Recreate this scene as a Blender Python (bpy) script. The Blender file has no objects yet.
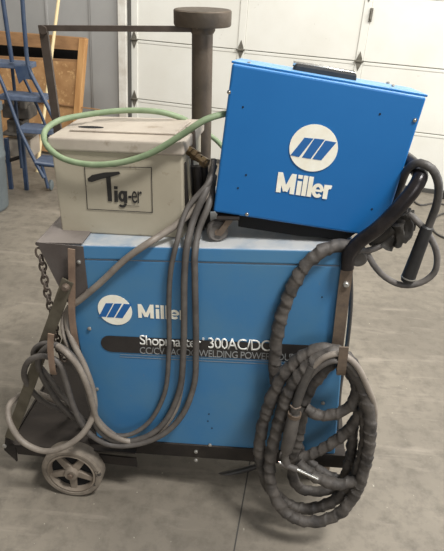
import bpy, bmesh, math, random
from mathutils import Vector, Matrix, noise
random.seed(4)
S = bpy.context.scene
C = S.collection
V3 = Vector
# ---------------------------------------------------------------- camera
F_PX, CX, CY, CAM_H = 575.0, 222.0, 275.5, 1.49
dn = V3((140-CX, 1400-CY, F_PX)).normalized()
TH = math.asin(dn.z); PH = math.asin(dn.x/math.cos(TH))
_r = V3((1, 0, 0)); _d = V3((0, -math.sin(TH), -math.cos(TH))); FW = V3((0, math.cos(TH), -math.sin(TH)))
RT = _r*math.cos(PH)+_d*math.sin(PH); DN = _d*math.cos(PH)-_r*math.sin(PH)
CP = V3((0, 0, CAM_H))
cam = bpy.data.cameras.new('camera'); co = bpy.data.objects.new('camera', cam); C.objects.link(co)
m = Matrix((RT, -DN, -FW)).transposed().to_4x4(); m.translation = CP
co.matrix_world = m
cam.sensor_fit = 'HORIZONTAL'; cam.sensor_width = 36; cam.lens = F_PX/444*36
S.camera = co
# ---------------------------------------------------------------- world, lights, exposure
S.view_settings.view_transform = 'Standard'; S.view_settings.look = 'None'
S.view_settings.gamma = 1; S.view_settings.use_curve_mapping = False
S.view_settings.exposure = 0.0
w = bpy.data.worlds.new('world'); S.world = w; w.use_nodes = True
w.node_tree.nodes['Background'].inputs[0].default_value = (1.0, 0.97, 0.92, 1)
w.node_tree.nodes['Background'].inputs[1].default_value = 0.22

def area(name, loc, target, sx, sy, power, col):
    l = bpy.data.lights.new(name, 'AREA'); l.shape = 'RECTANGLE'; l.size = sx; l.size_y = sy
    l.energy = power; l.color = col
    o = bpy.data.objects.new(name, l); C.objects.link(o); o.location = loc
    o.rotation_euler = (V3(target)-V3(loc)).to_track_quat('-Z', 'Y').to_euler()
    return o
area('shop_lamp_near', (1.15, -0.05, 3.9), (0.1, 1.4, 0.4), 0.7, 0.5, 145, (1.0, 0.98, 0.95))
area('front_fill', (0.7, -2.6, 2.0), (0.1, 1.4, 0.9), 1.8, 1.1, 32, (0.97, 0.98, 1.0))  # added fill light that brightens the upright front faces
area('shop_lamp_far', (2.6, 1.8, 4.2), (1.5, 4.6, 0.9), 2.4, 1.0, 200, (1.0, 0.98, 0.94))
area('daylight_opening', (5.0, 2.0, 1.8), (0.8, 3.0, 0.2), 2.2, 2.4, 100, (0.98, 0.98, 1.0))
area('shop_lamp_left', (-1.4, 2.6, 4.2), (-1.6, 4.7, 1.0), 1.6, 0.6, 68, (1.0, 0.96, 0.9))

# ---------------------------------------------------------------- projection helpers (pixel of a known plane -> point in the room)
def ray(x, y): return (RT*(x-CX)+DN*(y-CY)+FW*F_PX)/F_PX
def hit(x, y, p, n):
    r = ray(x, y); return CP+r*((V3(p)-CP).dot(n)/r.dot(n))
def c2w(v): return RT*v[0]+DN*v[1]+FW*v[2]
ZA = V3((0, 0, 1))
def FL(x, y, z=0): return hit(x, y, (0, 0, z), ZA)
# the cart's own frame: it stands a little askew on the floor
U = c2w((4554, 128.5, -575.)).normalized()
V = -c2w((213-CX, 1305-CY, 575.)); V = (V-U*V.dot(U)).normalized()
W = U.cross(V)
if W.y < 0: W = -W
O = CP+ray(83, 245)*1.47
def P(x, y, w=0): return hit(x, y, O+W*w, W)
def PV(x, y, v): return hit(x, y, O+V*v, V)
def G(u, v, w): return O+U*u+V*v+W*w
def loc(p): d = p-O; return d.dot(U), d.dot(V), d.dot(W)
# back wall frame
UB = c2w((2737, 514.5, 575*-1.0)); UB = c2w((2515+CX, 239+CY, -575.)); UB.z = 0; UB.normalize()
WB = V3((-UB.y, UB.x, 0))
if WB.y < 0: WB = -WB
OB = FL(430, 194)
def PB(x, y, w=0): return hit(x, y, OB+WB*w, WB)

# ---------------------------------------------------------------- materials
def rgb(r, g, b):
    f = lambda c: (c/255/12.92 if c/255 <= .04045 else ((c/255+.055)/1.055)**2.4)
    return (f(r), f(g), f(b), 1)
def mat(name, c1, c2=None, scale=8, rough=.5, metal=0, bump=0, bscale=60, lo=.35, hi=.65, dust=None, spots=None, stretch=None, coat=0, detail=6, spec=.5):
    m = bpy.data.materials.new(name); m.use_nodes = True
    nt = m.node_tree; N = nt.nodes; L = nt.links; b = N['Principled BSDF']
    tc = N.new('ShaderNodeTexCoord'); vec = tc.outputs['Object']
    if stretch:
        mp = N.new('ShaderNodeMapping'); mp.inputs['Scale'].default_value = stretch
        L.new(vec, mp.inputs[0]); vec = mp.outputs[0]
    col = None
    b.inputs['Base Color'].default_value = c1
    b.inputs['Roughness'].default_value = rough; b.inputs['Metallic'].default_value = metal
    b.inputs['Coat Weight'].default_value = coat
    b.inputs['Specular IOR Level'].default_value = spec
    def nz(sc, dt=detail, rg=.6):
        n = N.new('ShaderNodeTexNoise'); n.inputs['Scale'].default_value = sc
        n.inputs['Detail'].default_value = dt; n.inputs['Roughness'].default_value = rg
        L.new(vec, n.inputs['Vector']); return n.outputs['Fac']
    def rampf(f, a, z):
        r = N.new('ShaderNodeMapRange'); r.inputs[1].default_value = a; r.inputs[2].default_value = z
        L.new(f, r.inputs[0]); return r.outputs[0]
    def mix(f, a, z):
        x = N.new('ShaderNodeMix'); x.data_type = 'RGBA'; L.new(f, x.inputs[0])
        for i, q in ((6, a), (7, z)):
            if isinstance(q, tuple): x.inputs[i].default_value = q
            else: L.new(q, x.inputs[i])
        return x.outputs[2]
    col = c1
    if c2: col = mix(rampf(nz(scale), lo, hi), col, c2)
    if spots:
        sc, a, z, cc = spots
        col = mix(rampf(nz(sc, 4, .7), a, z), col, cc)
    if dust:      # dust that has settled on surfaces that face up
        g = N.new('ShaderNodeNewGeometry'); s = N.new('ShaderNodeSeparateXYZ'); L.new(g.outputs['Normal'], s.inputs[0])
        f = rampf(s.outputs['Z'], .35, .95)
        mu = N.new('ShaderNodeMath'); mu.operation = 'MULTIPLY'; L.new(f, mu.inputs[0]); L.new(rampf(nz(9), .1, .55), mu.inputs[1])
        col = mix(mu.outputs[0], col, dust)
    if not isinstance(col, tuple): L.new(col, b.inputs['Base Color'])
    if bump:
        bp = N.new('ShaderNodeBump'); bp.inputs['Strength'].default_value = bump; bp.inputs['Distance'].default_value = .004
        L.new(nz(bscale, 5), bp.inputs['Height']); L.new(bp.outputs[0], b.inputs['Normal'])
    return m
M = {}
M['blue_old'] = mat('faded_blue_paint', rgb(58, 118, 166), rgb(74, 124, 160), 5, .5, bump=.05, spots=(55, .66, .76, rgb(100, 120, 140)), dust=rgb(188, 190, 190))
M['blue_new'] = mat('bright_blue_paint', rgb(28, 108, 174), rgb(24, 103, 169), 3, .38, bump=.02, dust=rgb(110, 160, 205))
M['blue_emblem'] = mat('emblem_blue', rgb(35, 100, 165), rough=.5)  # plain blue of the emblem bars
M['cream'] = mat('emblem_cream', rgb(252, 250, 236), rgb(244, 238, 218), 30, .5)
M['white'] = mat('letter_white', rgb(250, 250, 244), rough=.5)
M['grey_letter'] = mat('letter_grey', rgb(140, 142, 142), rough=.5)
M['badge'] = mat('badge_black', rgb(38, 36, 36), rgb(52, 48, 46), 20, .5)
M['black'] = mat('black_plastic', rgb(30, 30, 31), rgb(42, 41, 40), 30, .5)
M['void'] = mat('black_shade_and_parts', rgb(16, 16, 17), rough=.9)  # near-black for painted shade, holes and dark parts
M['tan'] = mat('beige_paint', rgb(180, 172, 152), rgb(164, 155, 136), 4, .55, bump=.05, spots=(30, .62, .78, rgb(140, 126, 105)), dust=rgb(176, 166, 152))
M['tan_lid'] = mat('beige_lid_paint', rgb(182, 172, 158), rgb(162, 151, 138), 6, .5, bump=.05, spots=(24, .6, .8, rgb(140, 126, 108)))
M['ink'] = mat('label_ink', rgb(38, 36, 34), rough=.7)
M['rust'] = mat('rusty_dark_steel', rgb(74, 66, 60), rgb(96, 84, 74), 18, .65, .3, .25, 120, dust=rgb(120, 110, 100))
M['arm'] = mat('greenish_grey_bar', rgb(104, 98, 84), rgb(84, 78, 66), 18, .6, .3, .2, 120)
M['strap_pale'] = mat('pale_strap_steel', rgb(146, 124, 106), rgb(120, 100, 86), 24, .6, .2, .2, 120)
M['hood'] = mat('brown_grey_sheet', rgb(98, 92, 88), rgb(84, 76, 72), 10, .6, .2, .12, 120, dust=rgb(140, 132, 126))
M['strap'] = mat('brown_strap_steel', rgb(124, 108, 92), rgb(100, 88, 78), 30, .6, .3, .2, 120)
M['dark'] = mat('dark_steel', rgb(36, 32, 30), rgb(50, 45, 41), 14, .6, .3, .2, 120, dust=rgb(60, 53, 47))
M['post'] = mat('oiled_steel_post', rgb(80, 71, 60), rgb(100, 88, 75), 12, .5, .4, .25, 90, spots=(60, .68, .74, rgb(190, 184, 172)))
M['bar'] = mat('flat_bar_steel', rgb(92, 82, 74), rgb(76, 66, 58), 20, .5, .4, .1)
M['pipe'] = mat('worn_black_pipe', rgb(38, 36, 38), rgb(62, 56, 54), 24, .28, .5, .1, 120, lo=.45, hi=.75)
M['chrome'] = mat('bright_metal', rgb(200, 198, 192), rough=.2, metal=1)
M['brass'] = mat('dirty_brass', rgb(120, 102, 72), rgb(80, 66, 50), 40, .45, .7)
M['screw'] = mat('screw_steel', rgb(170, 168, 162), rough=.35, metal=.6)
M['hose'] = mat('green_hose_rubber', rgb(112, 130, 98), rgb(130, 146, 114), 30, .6, bump=.1)
M['cable'] = mat('grey_cable_rubber', rgb(78, 74, 71), rgb(100, 95, 90), 25, .55, bump=.15)
M['cable_pale'] = mat('pale_cable_rubber', rgb(146, 137, 126), rgb(122, 113, 104), 25, .5, bump=.15)
M['cable_dark'] = mat('dark_cable_rubber', rgb(56, 54, 52), rgb(78, 74, 70), 25, .5, bump=.15)
M['sleeve'] = mat('leather_sleeve', rgb(48, 45, 43), rgb(98, 92, 86), 20, .62, bump=.6, bscale=70, lo=.35, hi=.7)
M['glove'] = mat('dark_leather', rgb(36, 34, 31), rgb(54, 50, 45), 20, .7, bump=.5, bscale=50)
M['tyre'] = mat('dirty_tyre', rgb(138, 128, 115), rgb(112, 103, 92), 26, .85, bump=.3, spots=(16, .58, .62, rgb(60, 55, 50)))
M['rim'] = mat('dusty_wheel_rim', rgb(140, 128, 114), rgb(118, 108, 96), 20, .75, bump=.2)
M['door'] = mat('garage_door_white', rgb(226, 225, 217), rgb(218, 216, 206), 2, .5, spots=(9, .68, .8, rgb(190, 186, 174)))
M['doorline'] = mat('door_groove_grey', rgb(190, 188, 180), rough=.7)
M['trim'] = mat('trim_white', rgb(226, 224, 216), rgb(200, 194, 182), 8, .5)
M['hinge'] = mat('hinge_zinc', rgb(128, 124, 114), rgb(98, 94, 84), 40, .5, .4)
M['seal'] = mat('door_seal', rgb(74, 72, 68), rough=.9)
M['wall'] = mat('grey_wall_panel', rgb(166, 165, 162), rgb(156, 155, 152), 1.5, .7, bump=.03)
M['pine'] = mat('pine_wood', rgb(206, 160, 106), rgb(180, 132, 82), 4, .7, stretch=(4, 4, .6), bump=.1)
M['pine_dark'] = mat('weathered_pine', rgb(168, 128, 88), rgb(138, 104, 72), 5, .8, stretch=(.6, 4, 4), bump=.1)
M['stick'] = mat('pale_stick_wood', rgb(226, 206, 160), rough=.6)
M['osb'] = mat('strand_board', rgb(190, 148, 102), rgb(164, 122, 80), 11, .8, lo=.3, hi=.7, spots=(26, .55, .68, rgb(214, 176, 124)))
M['ladder'] = mat('ladder_blue', rgb(36, 54, 82), rgb(54, 68, 88), 14, .5, dust=rgb(116, 124, 138))
M['tread'] = mat('ladder_tread', rgb(92, 104, 124), rgb(74, 86, 108), 30, .6, bump=.3)
M['drum'] = mat('grey_blue_plastic', rgb(112, 120, 122), rgb(98, 106, 108), 5, .6)
M['vise'] = mat('greasy_grey_iron', rgb(110, 104, 96), rgb(76, 72, 68), 12, .6, .3, .3)
# concrete
def concrete():
    m = bpy.data.materials.new('concrete_floor'); m.use_nodes = True
    nt = m.node_tree; N = nt.nodes; L = nt.links; b = N['Principled BSDF']
    tc = N.new('ShaderNodeTexCoord')
    def nz(sc, dt, rg, dist=0, st=None):
        n = N.new('ShaderNodeTexNoise'); n.inputs['Scale'].default_value = sc; n.inputs['Detail'].default_value = dt
        n.inputs['Roughness'].default_value = rg; n.inputs['Distortion'].default_value = dist
        v = tc.outputs['Object']
        if st:
            mp = N.new('ShaderNodeMapping'); mp.inputs['Scale'].default_value = st[0]; mp.inputs['Rotation'].default_value = (0, 0, st[1])
            L.new(v, mp.inputs[0]); v = mp.outputs[0]
        L.new(v, n.inputs['Vector']); return n.outputs['Fac']
    def mr(f, a, z):
        r = N.new('ShaderNodeMapRange'); r.inputs[1].default_value = a; r.inputs[2].default_value = z; L.new(f, r.inputs[0]); return r.outputs[0]
    def mix(f, a, z):
        x = N.new('ShaderNodeMix'); x.data_type = 'RGBA'; L.new(f, x.inputs[0])
        for i, q in ((6, a), (7, z)):
            if isinstance(q, tuple): x.inputs[i].default_value = q
            else: L.new(q, x.inputs[i])
        return x.outputs[2]
    c = mix(mr(nz(1.3, 6, .6, .6), .35, .68), rgb(136, 128, 115), rgb(116, 109, 98))
    c = mix(mr(nz(16, 6, .7), .45, .75), c, rgb(100, 94, 84))
    c = mix(mr(nz(6, 5, .6, .4, ((.5, 3, 1), .7)), .56, .8), c, rgb(152, 143, 130))
    c = mix(mr(nz(70, 2, .5), .73, .78), c, rgb(176, 170, 156))
    L.new(c, b.inputs['Base Color']); b.inputs['Roughness'].default_value = .62
    bp = N.new('ShaderNodeBump'); bp.inputs['Strength'].default_value = .15; bp.inputs['Distance'].default_value = .004
    L.new(nz(60, 6, .7), bp.inputs['Height']); L.new(bp.outputs[0], b.inputs['Normal'])
    return m
M['floor'] = concrete()

# ---------------------------------------------------------------- object helpers
def props(o, label=None, cat=None, group=None, kind=None):
    if label: o['label'] = label
    if cat: o['category'] = cat
    if group: o['group'] = group
    if kind: o['kind'] = kind
def thing(name, base, label, cat, group=None):
    o = bpy.data.objects.new(name, None); C.objects.link(o); o.location = base; o.empty_display_size = .05
    props(o, label, cat, group); return o
class MB:
    def __init__(s): s.bm = bmesh.new(); s.sm = False
    def hexa(s, pts, bev=0, seg=2):
        """pts: 4 front corners then 4 back corners in the same order"""
        b = bmesh.new(); vs = [b.verts.new(p) for p in pts]
        for f in ((0, 1, 2, 3), (7, 6, 5, 4), (0, 4, 5, 1), (1, 5, 6, 2), (2, 6, 7, 3), (3, 7, 4, 0)): b.faces.new([vs[i] for i in f])
        s._add(b, bev, seg); return s
    def box(s, c, ax, ay, az, bev=0, seg=2):
        c = V3(c)
        q = [c-ax-ay-az, c+ax-ay-az, c+ax+ay-az, c-ax+ay-az, c-ax-ay+az, c+ax-ay+az, c+ax+ay+az, c-ax+ay+az]
        return s.hexa(q, bev, seg)
    def prism(s, pts, d, bev=0, seg=2):
        b = bmesh.new(); f = [b.verts.new(p) for p in pts]; k = [b.verts.new(V3(p)+d) for p in pts]
        n = len(pts); b.faces.new(f); b.faces.new(k[::-1])
        for i in range(n): b.faces.new([f[i], k[i], k[(i+1) % n], f[(i+1) % n]])
        s._add(b, bev, seg); return s
    def _add(s, b, bev, seg):
        bmesh.ops.recalc_face_normals(b, faces=b.faces[:])
        if bev: bmesh.ops.bevel(b, geom=b.edges[:], offset=bev, segments=seg, affect='EDGES', profile=.5)
        me = bpy.data.meshes.new('t'); b.to_mesh(me); b.free(); s.bm.from_mesh(me); bpy.data.meshes.remove(me)
    def lathe(s, c, axis, prof, n=32, ref=None):
        """prof: list of (distance along axis, radius)"""
        axis = V3(axis).normalized(); ref = V3(ref or (0.3, 0.2, 1)); x = axis.cross(ref)
        if x.length < .01: x = axis.cross(V3((1, 0, 0)))
        x.normalize(); y = axis.cross(x); c = V3(c); rings = []
        for h, r in prof:
            if r <= 1e-6: rings.append([s.bm.verts.new(c+axis*h)]); continue
            rings.append([s.bm.verts.new(c+axis*h+x*r*math.cos(2*math.pi*i/n)+y*r*math.sin(2*math.pi*i/n)) for i in range(n)])
        for a, b in zip(rings, rings[1:]):
            for i in range(n):
                q = [a[i % len(a)], a[(i+1) % len(a)], b[(i+1) % len(b)], b[i % len(b)]]
                u = []
                for v in q:
                    if v not in u: u.append(v)
                if len(u) > 2: s.bm.faces.new(u)
        s.sm = True; return s
    def tube(s, pts, r, n=12, step=.012, fn=None, raw=False, flat=None):
        path = pts if raw else spline(pts, step)
        T = [(path[min(i+1, len(path)-1)]-path[max(i-1, 0)]).normalized() for i in range(len(path))]
        x = T[0].cross(V3((.2, .3, 1))).normalized(); rings = []; ln = 0
        for i, p in enumerate(path):
            if i: ln += (p-path[i-1]).length
            x = (x-T[i]*x.dot(T[i])).normalized(); y = T[i].cross(x)
            R = r[0]+(r[1]-r[0])*i/(len(path)-1) if isinstance(r, tuple) else r
            ring = []
            for k in range(n):
                a = 2*math.pi*k/n; q = R*(fn(ln, a, p) if fn else 1)
                ring.append(s.bm.verts.new(p+x*q*math.cos(a)+y*q*math.sin(a)))
            rings.append(ring)
        for a, b in zip(rings, rings[1:]):
            for k in range(n): s.bm.faces.new([a[k], a[(k+1) % n], b[(k+1) % n], b[k]])
        s.bm.faces.new(rings[0][::-1]); s.bm.faces.new(rings[-1]); s.sm = True; return s
    def ribbon(s, pts, side, wd, th, step=.01):
        """flat bar bent along pts; side = width direction"""
        path = spline(pts, step); side = V3(side).normalized(); rings = []
        for i, p in enumerate(path):
            t = (path[min(i+1, len(path)-1)]-path[max(i-1, 0)]).normalized()
            sd = (side-t*side.dot(t)).normalized(); nn = t.cross(sd)
            rings.append([s.bm.verts.new(p+sd*a*wd/2+nn*b*th/2) for a, b in ((-1, -1), (1, -1), (1, 1), (-1, 1))])
        for a, b in zip(rings, rings[1:]):
            for k in range(4): s.bm.faces.new([a[k], a[(k+1) % 4], b[(k+1) % 4], b[k]])
        s.bm.faces.new(rings[0][::-1]); s.bm.faces.new(rings[-1]); return s
    def build(s, name, m, parent=None, base=None, smooth=None):
        bmesh.ops.recalc_face_normals(s.bm, faces=s.bm.faces[:])
        root = parent
        while root is not None and root.parent is not None: root = root.parent
        b = V3(root.location) if root else V3(base or (0, 0, 0))
        bmesh.ops.translate(s.bm, verts=s.bm.verts[:], vec=-b)
        me = bpy.data.meshes.new(name); s.bm.to_mesh(me); s.bm.free(); me.materials.append(m if not isinstance(m, str) else M[m])
        sm = s.sm if smooth is None else smooth
        if sm:
            for p in me.polygons: p.use_smooth = True
            me.set_sharp_from_angle(angle=math.radians(38))
        o = bpy.data.objects.new(name, me); C.objects.link(o)
        if parent: o.parent = parent
        else: o.location = b
        return o
def spline(pts, step):
    pts = [V3(p) for p in pts]
    if len(pts) == 2:
        n = max(2, int((pts[1]-pts[0]).length/step)); return [pts[0].lerp(pts[1], i/n) for i in range(n+1)]
    e = [pts[0]*2-pts[1]]+pts+[pts[-1]*2-pts[-2]]; out = []
    for i in range(1, len(e)-2):
        a, b, c, d = e[i-1:i+3]; n = max(2, int((c-b).length/step))
        # centripetal Catmull-Rom
        t0 = 0; t1 = t0+max((b-a).length, 1e-5)**.5; t2 = t1+max((c-b).length, 1e-5)**.5; t3 = t2+max((d-c).length, 1e-5)**.5
        for k in range(n):
            t = t1+(t2-t1)*k/n
            A1 = a*((t1-t)/(t1-t0))+b*((t-t0)/(t1-t0)); A2 = b*((t2-t)/(t2-t1))+c*((t-t1)/(t2-t1)); A3 = c*((t3-t)/(t3-t2))+d*((t-t2)/(t3-t2))
            B1 = A1*((t2-t)/(t2-t0))+A2*((t-t0)/(t2-t0)); B2 = A2*((t3-t)/(t3-t1))+A3*((t-t1)/(t3-t1))
            out.append(B1*((t2-t)/(t2-t1))+B2*((t-t1)/(t2-t1)))
    out.append(pts[-1]); return out
def text(name, body, m, parent, BL, BR, TL, nrm, bold=0.0, space=1.0, cap=.7):
    """lettering laid on a flat face: baseline BL..BR, capital height up to TL"""
    cu = bpy.data.curves.new('t', 'FONT'); cu.body = body; cu.offset = bold; cu.space_character = space; cu.resolution_u = 4
    o = bpy.data.objects.new('t', cu); C.objects.link(o); bpy.context.view_layer.update()
    me = bpy.data.meshes.new_from_object(o.evaluated_get(bpy.context.evaluated_depsgraph_get()))
    bpy.data.objects.remove(o); bm = bmesh.new(); bm.from_mesh(me); bpy.data.meshes.remove(me)
    x0 = min(v.co.x for v in bm.verts); x1 = max(v.co.x for v in bm.verts)
    for v in bm.verts: v.co = BL+(BR-BL)*((v.co.x-x0)/(x1-x0))+(TL-BL)*(v.co.y/cap)
    g = bmesh.ops.extrude_face_region(bm, geom=bm.faces[:])
    for e in g['geom']:
        if isinstance(e, bmesh.types.BMVert): e.co += nrm*.0008
    b = MB(); b.bm.free(); b.bm = bm
    return b.build(name, m, parent)
def strokes(name, segs, m, parent, BL, BR, TL, nrm, wd):
    # lettering drawn as thick strokes; coordinates: x 0..1 along BL..BR, y 0..1 up to TL
    X_ = BR-BL; Y_ = TL-BL; ax = Y_.length/X_.length; b = MB()
    for k, (pl, w_) in enumerate(segs):
        w_ = w_*wd; p = [Vector((x/ax, y)) for x, y in pl]; n = len(p); lf = []; rt = []
        for i in range(n):
            t = (p[min(i+1, n-1)]-p[max(i-1, 0)]).normalized(); q = Vector((-t.y, t.x))*w_/2
            lf.append(p[i]+q); rt.append(p[i]-q)
        to = lambda v: BL+X_*(v.x*ax)+Y_*v.y+nrm*(.00005*k)
        for i in range(n-1): b.prism([to(lf[i]), to(lf[i+1]), to(rt[i+1]), to(rt[i])], nrm*.0007)
    return b.build(name, m, parent)
def arc(cx, cy, rx, ry, a0, a1, n=18): return [(cx+rx*math.cos(math.radians(a0+(a1-a0)*i/n)), cy+ry*math.sin(math.radians(a0+(a1-a0)*i/n))) for i in range(n+1)]
MILLER = [([(.055, 0), (.055, 1)], 1.05), ([(.065, .93), (.175, .10)], 1.0), ([(.285, .93), (.175, .10)], 1.0), ([(.295, 0), (.295, 1)], 1.05),
          ([(.405, 0), (.405, .70)], 1), ([(.405, .82), (.405, 1)], 1), ([(.50, 0), (.50, 1)], 1), ([(.595, 0), (.595, 1)], 1),
          (arc(.735, .36, .072, .27, 0, 320), .8), ([(.665, .36), (.81, .36)], .5), ([(.875, 0), (.875, .70)], 1), (arc(.945, .38, .07, .24, 175, 75, 8), .85)]
IG = [([(.14, 0), (.14, .74)], 1.1), ([(.14, .84), (.14, 1.02)], 1.1), (arc(.62, .40, .20, .27, 0, 360), .9), ([(.86, .74), (.86, -.02)], 1.1), (arc(.62, -.06, .24, .20, 0, -150, 12), .8)]
def disc(c, n, r, th=.001, k=48):
    return MB().lathe(c, n, [(0, 0), (0, r), (th, r), (th, 0)], k)
def screw(c, n, r=.005, th=.004):
    return MB().lathe(c, n, [(-.001, r), (th*.6, r), (th, r*.6), (th, 0)], 14)

# ================================================================= SETTING
b = MB(); b.prism([(-5, -1.5, 0), (5.5, -1.5, 0), (5.5, 5.8, 0), (-5, 5.8, 0)], V3((0, 0, -.1)))
o = b.build('floor', 'floor'); props(o, kind='structure')
ja, jb = FL(247, 478), FL(234, 551); jd = (jb-ja).normalized(); jn = V3((-jd.y, jd.x, 0))
b = MB(); b.box(ja-jd*1.2+V3((0, 0, .0)), jd*2.6, jn*.0022, V3((0, 0, .0006))); o = b.build('trim_4', 'seal'); props(o, kind='structure')
# garage door and wall
jl = (PB(130, 60)-OB).dot(UB)      # left edge of the door along the wall
st2 = (PB(241.5, 30)-OB).dot(UB); st3 = (PB(364, 30)-OB).dot(UB)
pitch = st3-st2
zh = PB(133, 39.5).z; zl = PB(133, 99).z; ph = zh-zl
def WBp(u, z, w=0): return OB+UB*u+WB*w+V3((0, 0, z))
def wbox(mb, u0, u1, z0, z1, w0, w1, bev=0):
    return mb.box(WBp((u0+u1)/2, (z0+z1)/2, (w0+w1)/2), UB*((u1-u0)/2), V3((0, 0, (z1-z0)/2)), WB*((w1-w0)/2), bev)
jr = jl+5*pitch
b = MB(); 
wt = (PB(92, 60)-OB).dot(UB)
wbox(b, jl-4.5, jl-.07, 0, 3.4, .0, .15); wbox(b, jl-.07, jr+.1, 2.9, 3.4, 0, .15); wbox(b, jr+.1, jr+1.0, 0, 3.4, 0, .15)
o = b.build('wall_back', 'wall'); props(o, kind='structure')
b = MB(); b.box((-5.05, 2.1, 1.7), V3((.05, 0, 0)), V3((0, 3.6, 0)), V3((0, 0, 1.7))); o = b.build('wall_left', 'wall'); props(o, kind='structure')
# ribbed sheet seams of the grey wall
b = MB()
for u in (wt, wt-.42, wt-.84, wt-1.26, wt-1.68): wbox(b, u-.012, u+.012, 0, 3.4, -.012, 0, .004)
wbox(b, wt+.012, jl-.09, 0, 3.4, -.02, 0)
o = b.build('trim_1', 'wall'); props(o, kind='structure')
b = MB(); wbox(b, jl-.085, jl-.012, 0, 2.95, -.06, .0, .004); o = b.build('trim_2', 'trim'); props(o, kind='structure')
b = MB(); wbox(b, jl-.014, jl+.002, 0, 2.95, -.025, .06); o = b.build('trim_3', 'seal'); props(o, kind='structure')
d = bpy.data.objects.new('door_1', None); C.objects.link(d); d.location = OB; props(d, kind='structure')
b = MB(); wbox(b, jl, jr, 0, 2.95, .06, .08); b.build('backing', 'doorline', d)
rows = [zl+ph*k for k in range(-2, 5)]
for k, z in enumerate(rows):
    z0 = max(z, .03); z1 = z+ph
    if z1 < .05: continue
    for c in range(5):
        b = MB(); u0 = jl+c*pitch*1.0+(.0 if c else 0)
        u0 = jl+.001 if c == 0 else st2+(c-1)*pitch
        u1 = st2+c*pitch
        wbox(b, u0+.031, u1-.031, z0+.003, z1-.027, .035, .06, .003)
        b.build('door_panel', 'door', d)
    b = MB(); wbox(b, jl, st2+4*pitch, z1-.026, z1-.004, .03, .06, .003); b.build('section_rail', 'door', d)
for c in range(6):
    u = jl+.03 if c == 0 else st2+(c-1)*pitch
    b = MB()
    for z in rows:
        wbox(b, u-.03, u+.03, max(z, .03)+.004, z+ph-.004, .026, .05, .004)
    b.build('stile', 'door', d)
    for z in rows[1:]:
        b = MB(); dz = .075; q = WBp(u, z+.0, .02)
        b.prism([q+V3((0, 0, dz)), q+UB*.022+V3((0, 0, .02)), q+UB*.022-V3((0, 0, .02)), q-V3((0, 0, dz)), q-UB*.022-V3((0, 0, .02)), q-UB*.022+V3((0, 0, .02))], WB*.006)
        b.tube([q-UB*.036-WB*.006, q+UB*.036-WB*.006], .009, 8)
        b.build('hinge', 'hinge', d)
b = MB(); wbox(b, jl, jr, 0.001, .03, .02, .06); b.build('bottom_seal', 'seal', d)
q = PB(371, 15, .02); b = MB(); b.box(q, UB*.012, V3((0, 0, .05)), WB*.008, .004); b.box(q-WB*.012, UB*.006, V3((0, 0, .03)), WB*.01, .003); b.build('lift_handle', 'hinge', d)

# ================================================================= BACKGROUND THINGS
# strand board crate side
r = thing('wooden_crate', FL(42, 160), 'strand board crate with pine rails standing by the grey wall', 'crate')
Yc = PB(40, 60, -.45)
def PC(x, y, w=0): return hit(x, y, Yc+WB*w, WB)
def flat(name, pix, m, par, w=0, th=.03, bev=.003):
    b = MB(); b.prism([PC(x, y, w) for x, y in pix], WB*th, bev); return b.build(name, m, par)
zt = PC(40, 36).z
flat('top_rail', [(-40, 28), (84, 38), (84, 51), (-40, 42)], 'pine_dark', r, -.02, .05)
flat('gap_shade', [(-40, 40), (82, 48), (82, 62), (-40, 55)], 'void', r, .12, .02)  # black sheet added to paint the shade in the gap between rails
flat('lower_rail', [(-40, 54), (79, 60), (79, 66), (-40, 60)], 'pine_dark', r, .0, .03)
bl = PC(-40, 57); br = PC(79, 62); b = MB(); b.prism([bl, br, V3((br.x-.02, br.y, .03)), V3((bl.x, bl.y, .03))], WB*.02); b.build('board_panel', 'osb', r)
a = PC(84, 39, -.03); z_ = V3((a.x-.13, a.y, 0)); b = MB(); b.prism([a-UB*.045, a+UB*.01, z_+UB*.01, z_-UB*.045], WB*.06, .003); b.build('corner_batten', 'pine', r)
a2 = PC(84, 90, -.034); b = MB(); b.box(PC(55, 104, -.012), UB*.42, V3((0, 0, .004)), WB*.006); b.build('board_seam', 'pine_dark', r)
# stick
g = FL(37, 172); b = MB(); b.tube([g+V3((0, 0, .0)), g.lerp(PC(59, -4, -.08), .5), PC(59, -4, -.08)], .013, 10); o = b.build('wooden_stick', 'stick', base=g)
props(o, 'long pale wooden stick leaning upright against the strand board crate', 'stick')
# rolling ladder
lb = FL(48, 190)
r = thing('rolling_ladder', lb, 'blue steel rolling ladder with grey treads in front of the crate', 'ladder')
def at(x, y, Y): rr = ray(x, y); return CP+rr*(Y/rr.y)
X1 = V3((1, 0, 0)); Y1 = V3((0, 1, 0)); Z1 = V3((0, 0, 1))
steps = [(-12, 28, 63, 3.92), (-1, 43, 96, 3.86), (17, 52, 129, 3.80), (34, 56, 162, 3.74)]
for x0, x1, y, Y in steps:
    a, c = at(x0, y, Y), at(x1, y, Y); a.z = c.z = (a.z+c.z)/2
    b = MB(); b.prism([a, c, c+Y1*.17, a+Y1*.17], V3((0, 0, -.035)), .006); b.build('tread', 'tread', r)
def rail(pts, rad=.013, name='rail'):
    b = MB(); b.tube(pts, rad, 10); b.build(name, 'ladder', r)
rail([at(22, -6, 3.90), at(25, 35, 3.90), at(29, 68, 3.90), at(43, 97, 3.84), at(58, 131, 3.78), at(60, 162, 3.72)], .014, 'handrail')
rail([at(2, -6, 3.90), at(8, 35, 3.90), at(12, 62, 3.90)], .014, 'handrail')
rail([at(-8, 60, 3.90), at(5, 90, 3.84), at(20, 130, 3.78), at(37, 165, 3.72), at(44, 178, 3.70)], .012, 'stringer')
rail([at(12, 66, 4.07), at(15, 95, 4.07), at(18, 130, 4.07)], .012, 'back_leg')
rail([at(20, 70, 4.05), at(32, 95, 4.0), at(44, 122, 3.95), at(52, 150, 3.9)], .010, 'brace')
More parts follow.
